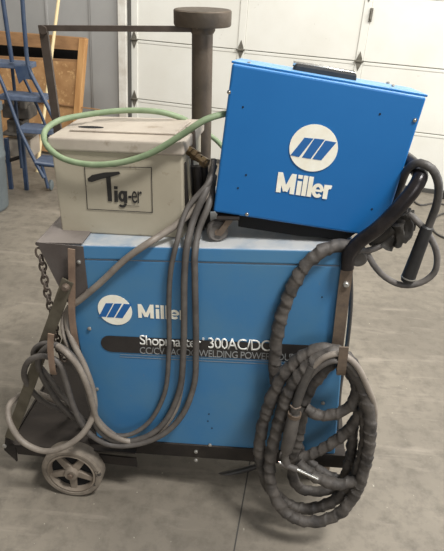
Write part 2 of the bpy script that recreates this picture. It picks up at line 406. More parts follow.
rail([at(18, 130, 4.0), at(22, 168, 4.0)], .012, 'back_leg')
rail([at(35, 163, 3.72), at(56, 166, 3.72)], .013, 'cross_bar')
rail([at(42, 165, 3.72), at(48, 188, 3.72)], .011, 'front_leg')
b = MB(); b.prism([at(14, 66, 3.89), at(30, 66, 3.89), at(34, 80, 3.88), at(24, 79, 3.88), at(19, 84, 3.88)], V3((0, .008, 0))); b.build('gusset', 'ladder', r)
cc = FL(51, 185, .045)
b = MB(); b.lathe(cc-X1*.012, X1, [(0, 0), (0, .032), (.006, .04), (.018, .04), (.024, .032), (.024, 0)], 20); b.build('caster_wheel', 'drum', r)
# vise on stand
vb = at(14, 170, 4.1); vb.z = 0
r = thing('bench_vise', vb, 'greasy grey vise on a low metal stand behind the blue ladder', 'vise')
def vb_box(n, x0, y0, x1, y1, Y, d, m='vise', bev=.01):
    a, c = at(x0, y0, Y), at(x1, y1, Y); b = MB(); b.box(((a+c)/2)+Y1*d/2, X1*abs(c.x-a.x)/2, Y1*d/2, Z1*abs(a.z-c.z)/2, bev); b.build(n, m, r)
vb_box('body', 1, 104, 30, 120, 4.15, .18)
vb_box('jaw', 3, 96, 14, 106, 4.12, .12); vb_box('jaw', 18, 98, 26, 110, 4.12, .12)
vb_box('neck', 6, 120, 24, 134, 4.15, .14); vb_box('lower_plate', 0, 133, 34, 138, 4.1, .22)
vb_box('cabinet', 5, 138, 32, 158, 4.16, .2, 'tan_lid', .004)
for x in (6, 22): 
    t_ = at(x, 138, 4.1); f_ = V3((t_.x, t_.y, 0)); b = MB(); b.box((t_+f_)/2, X1*.014, Y1*.014, Z1*(t_.z/2), .002); b.build('leg', 'ladder', r)
b = MB(); b.tube([at(4, 162, 4.1), at(24, 156, 4.1)], .014, 8); b.build('cross_bar', 'dark', r)
# drum at the left edge
c0 = FL(6, 212); c0 = c0+V3((-.195, .05, 0)); tz = at(4, 110, c0.y-.15).z
b = MB(); b.lathe(c0, Z1, [(0, 0), (0, .17), (.015, .185), (.03, .187), (tz*.5, .195), (tz*.5+.01, .2), (tz*.5+.03, .2), (tz*.5+.04, .195), (tz-.05, .2), (tz-.04, .213), (tz, .213), (tz, .195), (.05, .18), (.05, 0)], 40)
o = b.build('waste_drum', 'drum', base=c0); props(o, 'blue-grey round drum cut by the left edge of the picture', 'drum')
# thin cords on the floor near the garage door
for pts, lab in (([(446, 193), (424, 190), (412, 196), (420, 205), (436, 203), (450, 206)], 'thin dark cord looped on the floor close to the garage door'),
                 ([(470, 215), (446, 213), (432, 222), (437, 234), (450, 240)], 'thin dark cord curled on the floor at the right edge, nearer cord')):
    q = [FL(x, y, .008) for x, y in pts]; b = MB(); b.tube(q, .007, 8, .03); o = b.build('coiled_cord', 'cable_dark', base=q[0]); props(o, lab, 'cord')
q = FL(441, 198); b = MB(); b.box(q+V3((.03, 0, .03)), X1*.05, Y1*.03, Z1*.03, .006); o = b.build('rubber_block', 'dark', base=q); props(o, 'small dark block on the floor against the garage door', 'block')

# ================================================================= CART
cb = FL(220, 470)
cart = thing('equipment_cart', cb, 'dark rusty steel cart with spoked wheel carrying the large faded blue welder', 'cart')
FN = -W
# rails
def face_strip(name, m, pix_top0, pix_top1, h, w, dep, par=cart, bev=.002):
    a, c = P(*pix_top0, w), P(*pix_top1, w); b = MB()
    b.prism([a, c, c-V*h, a-V*h], W*dep, bev); return b.build(name, m, par)
face_strip('frame_rail', 'dark', (88, 438), (346, 456), .052, -.006, .03)
face_strip('frame_rail', 'dark', (88, 438), (346, 456), .052, .43, .03)
# cross members + floor tray
u0, v0, _ = loc(P(88, 438, 0)); u1 = loc(P(346, 456, 0))[0]
b = MB(); b.box(G((u0+u1)/2, v0-.03, .22), U*(u1-u0)/2, V*.004, W*.21); b.build('deck_plate', 'dark', cart)
# front tray to the left
t0 = P(5, 443, -.03); t1 = P(136, 459, -.03); tv = loc(t0)[1]
face_strip('tray_lip', 'dark', (15, 446), (136, 459), .036, -.03, .008)
pa = [P(5, 438, -.03), P(15, 445, -.03), P(17, 462, -.03), P(4, 450, -.03)]
b = MB(); b.prism(pa, W*.008, .001); b.build('tray_corner', 'dark', cart)
ul = loc(P(8, 443, -.03))[0]; ur = loc(t1)[0]
b = MB(); b.prism([G(ul, tv-.005, -.03), G(ur, tv-.005, -.03), G(ur, tv-.005, .42), G(ul, tv-.005, .42)], V*-.005); b.build('tray', 'dark', cart)
b = MB(); b.prism([G(ul, tv+.0, .0), G(ul, tv+.0, .42), G(ul, tv-.04, .42), G(ul, tv-.04, .0)], U*.006); b.build('tray_lip', 'dark', cart)
b = MB(); b.prism([G(ul, tv+.0, .41), G(ur, tv+.0, .41), G(ur, tv-.04, .41), G(ul, tv-.04, .41)], W*.006); b.build('tray_lip', 'dark', cart)
screw(P(4.5, 446, -.031), FN, .007).build('bolt', 'screw', cart)
# diagonal arm
for dw in (-.036, .40):
    b = MB(); a = P(66, 286, dw+.012) if dw < 0 else P(66, 286, -.02)+W*.44; z = P(10, 438, dw) if dw < 0 else P(10, 438, -.036)+W*.44
    b.ribbon([a+(a-z)*.03, z], U*.92+V*.4, .032, .007); b.build('slanted_arm', 'arm', cart)
screw(P(66, 287, -.034), FN, .011, .012).build('bolt', 'strap', cart)
# strap irons
b = MB(); b.ribbon([P(71.5, 249, -.02), P(72, 290, -.022), P(72, 315, -.024), P(76.5, 350, -.03)], U, .018, .004); o = b.build('strap_iron', 'strap_pale', cart)
b = MB(); hk = [P(51, 334, -.10), P(50.5, 350, -.10), P(53, 372, -.10), G(*[q for q in loc(P(53, 376, -.08))[:2]], -.07), P(53, 372, -.03)]
b.ribbon(hk, U, .016, .004); o = b.build('cable_hook', 'strap_pale', cart)
b = MB(); b.ribbon([P(348, 262, -.012), P(345, 283, -.012), P(337, 350, -.012)], U, .030, .005); o = b.build('strap_iron', 'strap', cart)
b = MB(); q3 = loc(P(341, 376, -.10))
b.ribbon([P(344, 347, -.125), P(343, 358, -.126), P(341, 372, -.122), G(q3[0], q3[1], -.09), G(q3[0], q3[1], -.03), P(337, 362, -.012), P(337.5, 350, -.012)], U, .022, .005); b.build('cable_hook', 'strap', cart)
screw(P(346, 284, -.015), FN, .008, .008).build('bolt', 'screw', cart)
for q in ((196, 451.5), (196, 460)): screw(P(*q, -.007), FN, .006, .005).build('bolt', 'screw', cart)
# push handle
hw = -.02; HW = .44
hp = [P(347, 268, hw), P(348, 256, hw), P(358, 243, hw), P(378, 228, hw-.01), P(400, 206, hw-.01), P(414, 189, hw-.005), P(420, 178, hw+.005)]
e = P(418, 171, .03); eu, ev, _ = loc(e)
hp += [e, G(eu-.012, ev+.004, .09), G(eu-.05, ev-.03, .36), G(eu-.055, ev-.04, .42)]
for q in reversed(hp[:5]): l_ = loc(q); hp.append(G(l_[0]-.008, l_[1]-.01, .45))
b = MB(); b.tube(hp, .0170, 16, .01); b.build('push_handle', 'pipe', cart)
l_ = loc(P(343, 300, hw)); b = MB(); b.ribbon([G(loc(hp[0])[0], loc(hp[0])[1]+.02, .455), G(l_[0], l_[1]-.35, .455)], U, .03, .005); b.build('strap_iron', 'strap', cart)
# wheels
def wheel(c, ax):
    ax = V3(ax).normalized(); R = .096; wd = .052
    t = MB(); t.lathe(c, ax, [(0.004, R*.80), (0, R*.83), (0, R*.93), (.006, R), (wd-.006, R), (wd, R*.93), (wd, R*.8), (.004, R*.80)], 48); ty = t.build('wheel', 'tyre', cart)
    t = MB(); t.lathe(c+ax*.002, ax, [(0, R*.80), (-.002, R*.74), (.006, R*.70), (.03, R*.70), (.03, R*.82)], 48); t.build('rim', 'rim', ty)
    x = ax.cross(Z1).normalized(); y = ax.cross(x)
    for k in range(5):
        a = 2*math.pi*k/5+.9+math.pi; d_ = x*math.cos(a)+y*math.sin(a); n_ = ax.cross(d_)
        t = MB(); t.prism([c+ax*.008+d_*.015-n_*.013, c+ax*.008+d_*.015+n_*.013, c+ax*.008+d_*R*.74+n_*.009, c+ax*.008+d_*R*.74-n_*.009], ax*.012, .002); t.build('spoke', 'rim', ty)
    t = MB(); t.lathe(c+ax*.02, ax, [(0, 0), (0, R*.72), (.004, R*.72), (.004, 0)], 32); t.build('wheel_web', 'void', ty)
    t = MB(); t.lathe(c, ax, [(.03, .024), (-.002, .022), (-.006, .019), (-.006, .010), (0, .010)], 24); t.build('hub', 'rim', ty)
    t = MB(); t.lathe(c, ax, [(.06, .009), (-.010, .009), (-.012, .007), (-.012, 0)], 6, ref=(1, 0, 0)); t.build('axle_end', 'strap', ty)
Wh = V3((W.x, W.y, 0)).normalized()
wc = FL(71, 474.5, .096)
wheel(wc, Wh+V3((-.02, 0, 0)))
wc2 = wc+Wh*.52; wheel(wc2+Wh*.04, -Wh)
b = MB(); b.tube([wc+Wh*.04, wc2], .010, 10); b.build('axle', 'dark', cart)
for k in (.09, .42):
    q = wc+Wh*k; b = MB(); tp = G(loc(q)[0], tv-.008, loc(q)[2]); b.box((q+tp)/2, U*.025, Z1*((tp-q).length/2), W*.004); b.build('axle_bracket', 'dark', cart)
# right foot blocks
for dY in (0, .36):
    f = FL(314, 478)+V3((0.0, .02+dY, 0)); top = G(loc(f)[0], loc(P(300, 452, 0))[1]-.055, loc(f)[2])
    h = top.z-.0; b = MB(); b.box(V3((f.x+.01, f.y, h/2+.0)), X1*.035, Y1*.03, Z1*(h/2), .004); b.build('foot_block', 'strap', cart)

# ================================================================= LARGE POWER SOURCE
pw = G(.3, -.675, .2)
ps = thing('welding_power_source', pw, 'large faded blue welding power source with grey hood standing on the cart', 'welding machine')
uL, uR, vB, DP = -.062, .672, -.677, .44
b = MB(); b.box(G((uL+uR)/2, (vB-.042)/2, DP/2), U*(uR-uL)/2, V*((-.042-vB)/2), W*DP/2, .004)
b.build('housing', 'blue_old', ps)
b = MB(); b.hexa([G(uL+.002, -.040, -.003), G(uR+.012, -.040, -.003), G(uR+.008, 0, -.001), G(uL+.002, 0, -.001), G(uL+.002, -.040, DP+.003), G(uR+.012, -.040, DP+.003), G(uR+.008, 0, DP), G(uL+.002, 0, DP)], .005, 3)
b.build('top_cover', 'blue_old', ps)
# hood: folded sheet that overhangs the control end
hpix = [(36, 242), (83, 246.5), (88, 292), (81, 303), (71, 308), (64, 297), (41, 252)]
for dw, th in ((-.005, .003), (DP+.004, .003)):
    pts = [P(x, y, -.005)+W*(dw+.005) for x, y in hpix]
    b = MB(); b.prism(pts, W*th, .0008); b.build('hood_side', 'hood', ps)
hl = loc(P(36, 242, -.005)); b = MB()
b.prism([G(hl[0], .003, -.004), G(.0, .003, -.004), G(.0, .003, DP+.004), G(hl[0], .003, DP+.004)], V*.004, .0015); b.build('hood_top', 'hood', ps)
b = MB(); b.tube([G(hl[0]+.002, .002, -.004), G(hl[0]+.002, .002, DP)], .006, 10); b.build('hood_edge', 'hood', ps)
# control end recess: black colour paints the shadow among the end fittings
b = MB(); b.box(G(uL-.004, -.36, DP/2), U*.004, V*.27, W*(DP/2-.02), .001); b.build('control_panel', 'void', ps)
b = MB(); b.box(G(uL-.02, -.33, .05), U*.018, V*.06, W*.04, .003); b.build('terminal_block', 'void', ps)
b = MB(); b.prism([P(80, 318, .02), P(84, 332, .02), P(66, 356, .02), P(62, 350, .02)], W*.02, .001); b.build('terminal_and_shade', 'void', ps)
for q in ((89.5, 328.5), (97, 389), (323, 403), (210, 445), (79, 262), (88, 291)): screw(P(*q, -.002 if q[0] > 88.6 else -.006), FN, .0055, .004).build('screw', 'screw', ps)
for q in ((209, 414), (208, 421), (212, 428), (322, 297)): disc(P(*q, 0), FN, .002).build('screw_hole', 'void', ps)
E0 = -.0012
# badge
cL, cR = P(110.5, 343.8, E0), P(338, 355, E0); hh = .0275; bp = []
for k in range(13): a = math.pi/2+math.pi*k/12; bp.append(cL+U*math.cos(a)*hh+V*math.sin(a)*hh)
ur_ = (cR-cL).normalized(); bp += [cR-V*hh, cR+V*hh]
b = MB(); b.prism(bp, FN*.0008); bd = b.build('badge_stripe', 'badge', ps)
E1 = E0-.0009
for dy in (3.4, ): 
    a, c = P(120, 354.4, E1), P(330, 364.2, E1); b = MB(); b.prism([a, c, c+V*.0012, a+V*.0012], FN*.0004); b.build('badge_line', 'grey_letter', ps)
    a, c = P(120, 357.0, E0), P(330, 367.2, E0); b = MB(); b.prism([a, c, c+V*.0015, a+V*.0015], FN*.0004); b.build('badge_line', 'grey_letter', ps)
text('lettering', 'Shopmaster', 'white', ps, P(140, 344.5, E1), P(201, 347.5, E1), P(139.4, 334.8, E1), FN, .004, .9)
text('lettering', '®', 'white', ps, P(202, 340, E1), P(204.5, 340, E1), P(202, 337.6, E1), FN)
text('lettering', '300AC/DC', 'white', ps, P(208.5, 348, E1), P(270.5, 351, E1), P(208, 337.3, E1), FN, .004, .9)
text('lettering', 'CC/CV · AC/DC WELDING POWER SOURCE', 'grey_letter', ps, P(140, 353.5, E1), P(306, 361.5, E1), P(139.6, 346.8, E1), FN, 0, .92)
def emblem(par, PX, ctr, rad, bars, n):
    disc(PX(*ctr, E0), n, rad).build('emblem_disc', 'cream', par)
    for br_ in bars:
        b = MB(); b.prism([PX(x, y, E0-.0011) for x, y in br_], n*.0006); b.build('emblem_bar', 'blue_emblem', par)
o6 = lambda L_: [(60+x/4.44, 230+y/4.44) for x, y in L_]
emblem(ps, P, (115, 310), .0475, [o6([(203, 325), (237, 325), (205, 385), (172, 385)]), o6([(242, 326), (275, 327), (240, 388), (208, 387)]), o6([(283, 328), (318, 330), (278, 391), (245, 389)])], FN)
strokes('lettering', MILLER, 'cream', ps, P(137.5, 317.5, -.001), P(188, 320, -.001), P(136.7, 304, -.001), FN, .215)

# ================================================================= SMALL BLUE UNIT
sw = .03
TLs, TRs, BRs, BLs = P(232, 63, sw), P(427, 97, sw), P(381.5, 238, sw), P(213, 212, sw)
sb = thing('welding_cooler', (BLs+BRs)/2+W*.1, 'bright blue cabinet tilted down to the right on top of the large welder', 'welding machine')
DW = (W-V*.12)*.21
b = MB(); b.hexa([BLs, BRs, TRs, TLs, BLs+DW, BRs+DW, TRs+DW, TLs+DW], .006, 3); b.build('housing', 'blue_new', sb)
sx = (TRs-TLs).normalized(); sy = (TLs-BLs).normalized()
b = MB(); b.hexa([TLs-sx*.002+W*.004-V*.001, TRs+sx*.002+W*.004-V*.001, TRs+sx*.002+W*.004+sy*.004, TLs-sx*.002+W*.004+sy*.004, TLs-sx*.002-V*.001+DW, TRs+sx*.002-V*.001+DW, TRs+sx*.002+sy*.004+DW, TLs-sx*.002+sy*.004+DW], .0015); b.build('top_cover', 'blue_new', sb)
# black wedge painting the cabinet's underside and the shadow below it
b = MB(); b.prism([P(x, y, .05) for x, y in ((238, 212), (360, 231), (346, 240), (300, 236.5), (238, 227))], W*.15, .002); b.build('underside_shade', 'void', sb)
# carry handle
hb = .075; a = P(291, 74, sw+hb); c = P(356, 86, sw+hb); hsy = sy
b = MB(); b.prism([a, c, c+hsy*.026-sx*.004, a+hsy*.024+sx*.006], W*.04, .005); b.build('carry_handle', 'black', sb)
a = P(293, 64, sw+hb+.002); c = P(355, 75.5, sw+hb+.002)
b = MB(); b.tube([a+W*.01, a.lerp(c, .5)+W*.01+hsy*.002, c+W*.01], .006, 8); b.build('handle_trim', 'chrome', sb)
disc_ = lambda p, r: disc(P(*p, sw+.0), FN, r)
for q in ((243, 107), (380, 114), (246, 175), (372, 209), (238, 188), (292, 141)): disc_(q, .0022).build('screw_hole', 'void', sb)
for q in ((229, 92), (415, 120), (247, 214)): screw(P(*q, sw-.001), FN, .0045, .003).build('screw', 'chrome', sb)
for q in ((249, 63), (388, 83), (393, 86)): screw(P(*q, sw+.02), V, .004, .003).build('screw', 'screw', sb)
PS = lambda x, y, e: P(x, y, sw+e)
o4 = lambda L_: [(270+x/5.51, 110+y/5.51) for x, y in L_]
emblem(sb, PS, (313.5, 148.3), .0545, [o4([(190, 152), (240, 157), (160, 259), (113, 249)]), o4([(245, 157), (302, 163), (224, 269), (176, 261)]), o4([(305, 168), (366, 178), (282, 277), (233, 270)])], FN)
strokes('lettering', MILLER, 'cream', sb, PS(275, 191.7, -.001), PS(331.5, 199.8, -.001), PS(277.6, 171.7, -.001), FN, .215)
# rust scuff
# casters
def caster(par, c, base):
    ax = U
    b = MB(); ax2 = (W*1.0-U*.25).normalized()
    b.lathe(c-ax2*.011, ax2, [(0, 0), (0, .018), (-.002, .022), (.003, .0275), (.019, .0275), (.022, .022), (.022, 0)], 28); wl = b.build('caster_wheel', 'cable', par)
    b = MB(); b.lathe(c-ax2*.013, ax2, [(0, 0), (0, .008), (.026, .008), (.026, 0)], 14); b.build('caster_hub', 'strap', wl)
    for s_ in (-1, 1):
        b = MB(); q = c+ax2*.015*s_; b.prism([q+U*-.008-V*.006, q+U*.008-V*.008, base+ax2*.015*s_+U*.012, base+ax2*.015*s_-U*.006], ax2*.002*s_); b.build('caster_fork', 'strap', par)
    b = MB(); b.box(base+V*.002, U*.028, V*.003, W*.024, .001); b.build('caster_plate', 'dark', par)
cc = PV(214, 234, .006)
cl = loc(P(217, 223, .045))
caster(sb, G(cl[0], .0275, .045), G(cl[0]+.030, .066, .045))
caster(sb, G(cl[0]+.0, .0275, .20), G(cl[0]+.03, .066, .202))

# ================================================================= BEIGE BOX
bw = .062
FB = [P(62, 232, bw+.012), P(183.5, 238.5, bw-.012), P(182.5, 155, bw-.012), P(51, 149, bw+.012)]
bu = (FB[1]-FB[0]).normalized(); bwv = (W-bu*W.dot(bu)).normalized()
bx = thing('beige_welding_box', (FB[0]+FB[1])/2, 'dirty beige metal box marked Tig-er on the left end of the large welder', 'metal box')
LD = [P(47.5, 150, bw-.0+.012), P(184.5, 155.5, bw-.016-.002), P(184.5, 142, bw-.018), P(47.5, 136.5, bw+.012)]
lv = loc(LD[3])[1]
BD = bwv*.20
b = MB(); b.hexa([FB[0], FB[1], FB[2], FB[3], FB[0]+BD+bu*.012, FB[1]+BD-bu*.0, FB[2]+BD, FB[3]+BD], .005, 3); b.build('case', 'tan', bx)
LB = BD*1.09
b = MB(); b.hexa([LD[0]-bwv*.005, LD[1]-bwv*.005, LD[2]-bwv*.003, LD[3]-bwv*.003, LD[0]+LB, LD[1]+LB, LD[2]+LB, LD[3]+LB], .006, 3); b.build('lid', 'tan_lid', bx)
# lid pressing and hand slot
lc = (LD[2]+LD[3])/2; lu = (LD[2]-LD[3]); ln_ = lu.normalized(); lup = ln_.cross(bwv); lup = lup if lup.z > 0 else -lup
b = MB(); q = [lc-lu*.40+bwv*.05, lc+lu*.40+bwv*.05, lc+lu*.42+bwv*.18, lc-lu*.30+bwv*.18]
b.prism([p for p in q], lup*.006, .003); b.build('lid_pressing', 'tan_lid', bx)
b = MB(); s0 = lc-lu*.26+bwv*.075+lup*.005
b.prism([s0+ln_*.035*math.cos(t*math.pi/8)+bwv*.010*math.sin(t*math.pi/8) for t in range(16)], lup*.002); b.build('hand_slot', 'void', bx)
# right side ribs
for k in range(3):
    q = FB[1].lerp(FB[2], .5)+bwv*(.02+.035*k)+bu*.004; b = MB(); b.box(q, bu*.004, V*.085, bwv*.006, .001); b.build('side_rib', 'dark' if k % 2 == 0 else 'tan', bx)
fn = -bwv
def PX(x, y, e=0): return hit(x, y, FB[0]-bwv*(.001-e*0)+fn*(-e), bwv)
def bline(a, c, wd=.0016):
    a, c = PX(*a), PX(*c); t = (c-a).normalized(); n_ = t.cross(bwv).normalized(); a -= t*wd/2; c += t*wd/2
    return [a-n_*wd/2, c-n_*wd/2, c+n_*wd/2, a+n_*wd/2]
R_ = [(84.5, 166.5), (151.5, 167.5), (152.5, 212.5), (87.5, 209)]
b = MB()
for i in range(4): b.prism(bline(R_[i], R_[(i+1) % 4]), fn*.0006)
b.build('label_frame', 'ink', bx)
b = MB(); b.prism([PX(*q) for q in [(87.5, 178.5), (92, 175), (104, 172.5), (119, 171.5), (120.5, 174), (112, 176.5), (101, 179), (92, 182), (88.5, 181.5)]], fn*.0008)
b.prism([PX(*q) for q in [(106, 177), (110.5, 176), (111.2, 186), (112.3, 201.5), (108.2, 201)]], fn*.0008); b.build('torch_letter', 'ink', bx)
strokes('lettering', IG, 'ink', bx, PX(114.5, 202), PX(127.5, 202.6), PX(114, 186.5), fn, .20)
text('lettering', '-er', 'ink', bx, PX(128.5, 202.6), PX(142, 203.2), PX(128.0, 184.5), fn, .0, .9)
b = MB(); b.prism(bline((127, 205.5), (139, 206.2), .001), fn*.0005); b.build('fine_print', 'ink', bx)
# fittings on the right rear corner
f0, f1, f2 = P(186, 148, .10), P(196, 157, .07), P(207, 164, .055)
b = MB(); b.tube([f0, f1, f2], .006, 10)
for t_, r_ in ((.22, .012), (.45, .014), (.62, .011), (.88, .013)):
    q = f0.lerp(f2, t_); ax = (f2-f0).normalized(); b.lathe(q-ax*.007, ax, [(0, 0), (0, r_), (.014, r_), (.014, 0)], 6)
b.build('brass_fitting', 'brass', bx, smooth=False)
for x_, r_, w_ in ((191, .009, .12), (197, .011, .10), (204, .010, .12)):
    top_ = P(x_, 166, w_); lt = loc(top_); b = MB(); b.tube([G(lt[0], .004, lt[2]), top_], r_, 12); b.build('fitting_pipe', 'dark', bx)
b = MB(); b.box(P(205, 195, .15), U*.028, V*.045, W*.01, .006); b.build('rear_bracket', 'dark', bx)
b = MB(); b.box(P(191, 141, .13), U*.012, V*.035, W*.006, .003); b.build('side_bracket', 'rust', bx)

# ================================================================= POST
pwz = .40
pc = P(202.5, 25.5, pwz); pax = (P(201.5, 130, pwz)-pc).normalized()
base = pc+pax*(pc.z/-pax.z)
po = thing('steel_post', V3((base.x, base.y, 0)), 'upright steel post with round cap and flat bar arm behind the blue machines', 'post')
L_ = (base-pc).length
b = MB(); b.lathe(pc, pax, [(.0, .0), (0, .029), (.01, .029), (L_-.02, .029), (L_-.02, 0)], 28); b.build('pipe', 'post', po)
b = MB(); b.lathe(pc, pax, [(-.040, 0), (-.040, .075), (-.037, .078), (-.004, .078), (0, .076), (0, .035), (.012, .035), (.02, .030)], 44); b.build('cap', 'post', po)
b = MB(); b.box(V3((base.x, base.y, .008)), X1*.11, Y1*.11, Z1*.008, .003); b.build('foot_plate', 'post', po)
a0, a1 = P(39, 28, pwz-.02), P(192, 29, pwz-.02)
b = MB(); b.ribbon([a0, a1], V, .0150, .010); b.build('flat_bar_arm', 'bar', po)
s0, s1 = P(43.5, 29, pwz-.02), P(57, 124, pwz-.02); s2 = s0+(s1-s0)*2.2
b = MB(); b.ribbon([s0, s2], U, .024, .010); b.build('drop_bar', 'bar', po)
b = MB(); b.lathe(P(43, 30, pwz-.03), W, [(-.004, 0), (-.004, .011), (.004, .011), (.004, 0)], 16); b.build('weld', 'bar', po)
b = MB(); b.tube([s2, V3((base.x, base.y, s2.z-.02))], .008, 8); b.build('lower_brace', 'bar', po)

# ================================================================= CABLES
def cable(name, pts, r, m, label, cat='cable', group=None, n=12, parent=None, fn=None, step=.012):
    q = [P(*p) for p in pts]; b = MB(); b.tube(q, r, n, step, fn)
    o = b.build(name, m, parent, base=q[0]); 
    if not parent: props(o, label, cat, 'grey welding leads' if name == 'welding_lead' else group)
    return o
# green hose
cable('green_hose', [(236, 113, .10), (224, 114, .06), (205, 120, .03), (180, 136, .028), (150, 153.5, .028), (118, 163, .03), (85, 164, .035), (60, 157, .045), (46, 144, .07), (45, 131, .11), (58, 121, .15), (85, 115, .19), (125, 110.5, .22), (160, 112, .22), (180, 117.5, .24), (191, 124, .34), (201, 130, .46), (216, 140, .47), (232, 160, .42), (240, 180, .38)], .0076, 'hose', 'pale green rubber hose looped around the top of the beige box', 'hose')
# grey leads that cross the face of the big machine and pass the left hook
cable('welding_lead', [(214, 160, .10), (210, 180, .05), (187, 209, .025), (177, 242, -.012), (171, 269, -.014), (169, 300, -.012), (169, 350, -.012), (164, 395, -.015), (148, 423, -.03), (128, 435, -.045), (107, 433, -.05), (94, 420, -.055), (88, 395, -.055), (78, 370, -.055), (62, 350, -.055), (48, 343, -.05), (36, 347, -.04), (33, 356, -.03), (45, 372, -.01), (62, 395, .01), (84, 420, .03), (98, 430, .06)], .0068, 'cable', 'thinnest grey lead, leftmost of the three crossing the badge of the large welder')
cable('welding_lead', [(214, 166, .11), (206, 190, .04), (194, 218, .02), (187, 246, -.013), (184.5, 275, -.016), (183.5, 350, -.014), (179, 392, -.016), (163, 424, -.03), (143, 438, -.045), (118, 441, -.05), (99, 430, -.065), (92, 408, -.07), (84, 380, -.07), (72, 356, -.07), (56, 345, -.07), (44, 350, -.06), (38, 362, -.04), (44, 380, -.01), (58, 402, .01), (76, 420, .04)], .0088, 'cable', 'grey lead, middle of the three crossing the badge of the large welder')
cable('welding_lead', [(214, 176, .12), (209, 204, .04), (199, 229, .02), (195, 254, -.014), (195, 280, -.016), (196, 350, -.014), (194, 385, -.016), (181, 417, -.03), (160, 436, -.045), (132, 445, -.055), (108, 444, -.06), (88, 432, -.075), (74, 408, -.08), (66, 382, -.08), (58, 362, -.085), (45, 356, -.08), (30, 360, -.07), (24, 374, -.05), (30, 388, -.02), (44, 402, .01), (62, 410, .04), (84, 420, .08)], .0085, 'cable', 'grey lead, rightmost of the three crossing the badge of the large welder')
cable('welding_lead', [(212, 176, .14), (205, 196, .05), (190, 213, .035), (175, 226, .02), (158, 237, .0), (150, 242, -.016), (127, 258, -.02), (100, 283, -.02), (80, 300, -.016), (70, 308, -.005), (67, 320, -.005), (72, 340, -.03), (84, 365, -.05), (93, 392, -.06), (94, 412, -.075), (84, 432, -.10), (66, 446, -.12), (44, 451, -.12), (22, 441, -.11), (9, 420, -.09), (9, 406, -.05), (16, 398, -.01), (28, 392, .03), (50, 398, .08), (70, 408, .12)], .0090, 'cable_pale', 'thick grey lead running slantwise past the round emblem and looping over the wheel')
cable('welding_lead', [(69, 306, .01), (63, 318, -.0), (64, 336, -.02), (76, 362, -.04), (88, 385, -.045), (96, 415, -.05), (110, 431, -.05), (130, 441, -.038), (148, 436, -.026), (165, 420, -.008), (179, 390, -.006), (183.5, 350, -.005), (184, 300, -.005)], .0056, 'cable_pale', 'short pale lead dropping behind the rusty strap beside the control end')
cable('welding_lead', [(58, 346, -.075), (66, 352, -.09), (78, 366, -.09), (88, 388, -.09), (93, 405, -.088), (98, 422, -.075), (110, 434, -.062), (128, 441, -.05), (146, 440, -.035), (163, 428, -.02), (176, 408, -.006), (182, 380, -.005)], .0085, 'cable_pale', 'pale lead lying outermost in the bundle on the left hook')
cable('floor_cable', [(100, 452, .25), (135, 463, .15), (170, 474, .1), (215, 476, .1), (262, 465, .15)], .010, 'cable_dark', 'dark cable sagging under the frame rail of the cart')

# wrapped torch cable
def wrap(ln, a, p): 
    f = (ln/.040+a/(2*math.pi)+.8*noise.noise(p*16)) % 1.0
    return .90+.24*f*f*(1 if f < .92 else (1-f)/.08)+.14*noise.noise(p*60)
tcb = thing('torch_cable', FL(315, 525), 'long dark leather-wrapped torch cable coiled on the right hook, lower loops near the floor', 'cable')
A = [(352, 247, .0), (338, 246, .0), (322, 251, -.012), (305, 266, -.022), (292, 288, -.026), (281, 318, -.026), (276, 345, -.028), (275, 375, -.03), (281, 398, -.03), (292, 430, -.03), (302, 455, -.03), (318, 470, -.035), (340, 480, -.045), (356, 478, -.06), (366, 450, -.07), (368, 412, -.075), (358, 374, -.08), (341, 353, -.082), (322, 349, -.082), (300, 358, -.082), (281, 379, -.083), (268, 408, -.084), (260, 440, -.085), (262, 468, -.088), (275, 494, -.092), (298, 508, -.095), (322, 506, -.10), (345, 492, -.10), (361, 462, -.10), (366, 425, -.10), (361, 388, -.10), (350, 362, -.10), (334, 353, -.102), (314, 362, -.105)]
A2 = [(314, 362, -.105), (297, 378, -.106), (285, 402, -.108), (277, 430, -.108), (270, 462, -.11), (272, 490, -.125), (288, 514, -.14), (312, 522, -.145), (338, 514, -.14), (356, 492, -.13), (366, 462, -.122), (370, 430, -.118), (367, 402, -.114), (358, 377, -.108), (345, 361, -.10)]
cable('sleeve', A+A2[1:], .0170, 'sleeve', '', parent=tcb, n=16, fn=wrap, step=.0032)
wrap_in = [(370, 432, -.07), (360, 398, -.06), (350, 372, -.06), (335, 362, -.06), (318, 378, -.06), (306, 398, -.065), (300, 430, -.075), (292, 470, -.075), (300, 488, -.07), (322, 491, -.07), (340, 484, -.07), (350, 460, -.06), (353, 425, -.055)]
cable('sleeve', wrap_in, .0155, 'sleeve', '', parent=tcb, n=16, fn=wrap, step=.0032)
cable('sleeve', [(298, 462, -.10), (306, 470, -.11), (320, 479, -.12), (340, 484, -.125), (358, 480, -.12)], .0170, 'sleeve', '', parent=tcb, n=16, fn=wrap, step=.0032)
cable('sleeve', [(338, 362, -.09), (352, 372, -.095), (357, 388, -.095), (350, 406, -.10), (335, 414, -.10), (318, 415, -.095), (306, 408, -.085)], .0155, 'sleeve', '', parent=tcb, n=16, fn=wrap, step=.0032)
cable('sleeve', [(362, 408, -.085), (350, 428, -.085), (332, 443, -.085), (312, 454, -.085), (294, 459, -.08), (282, 455, -.06)], .0155, 'sleeve', '', parent=tcb, n=16, fn=wrap, step=.0032)
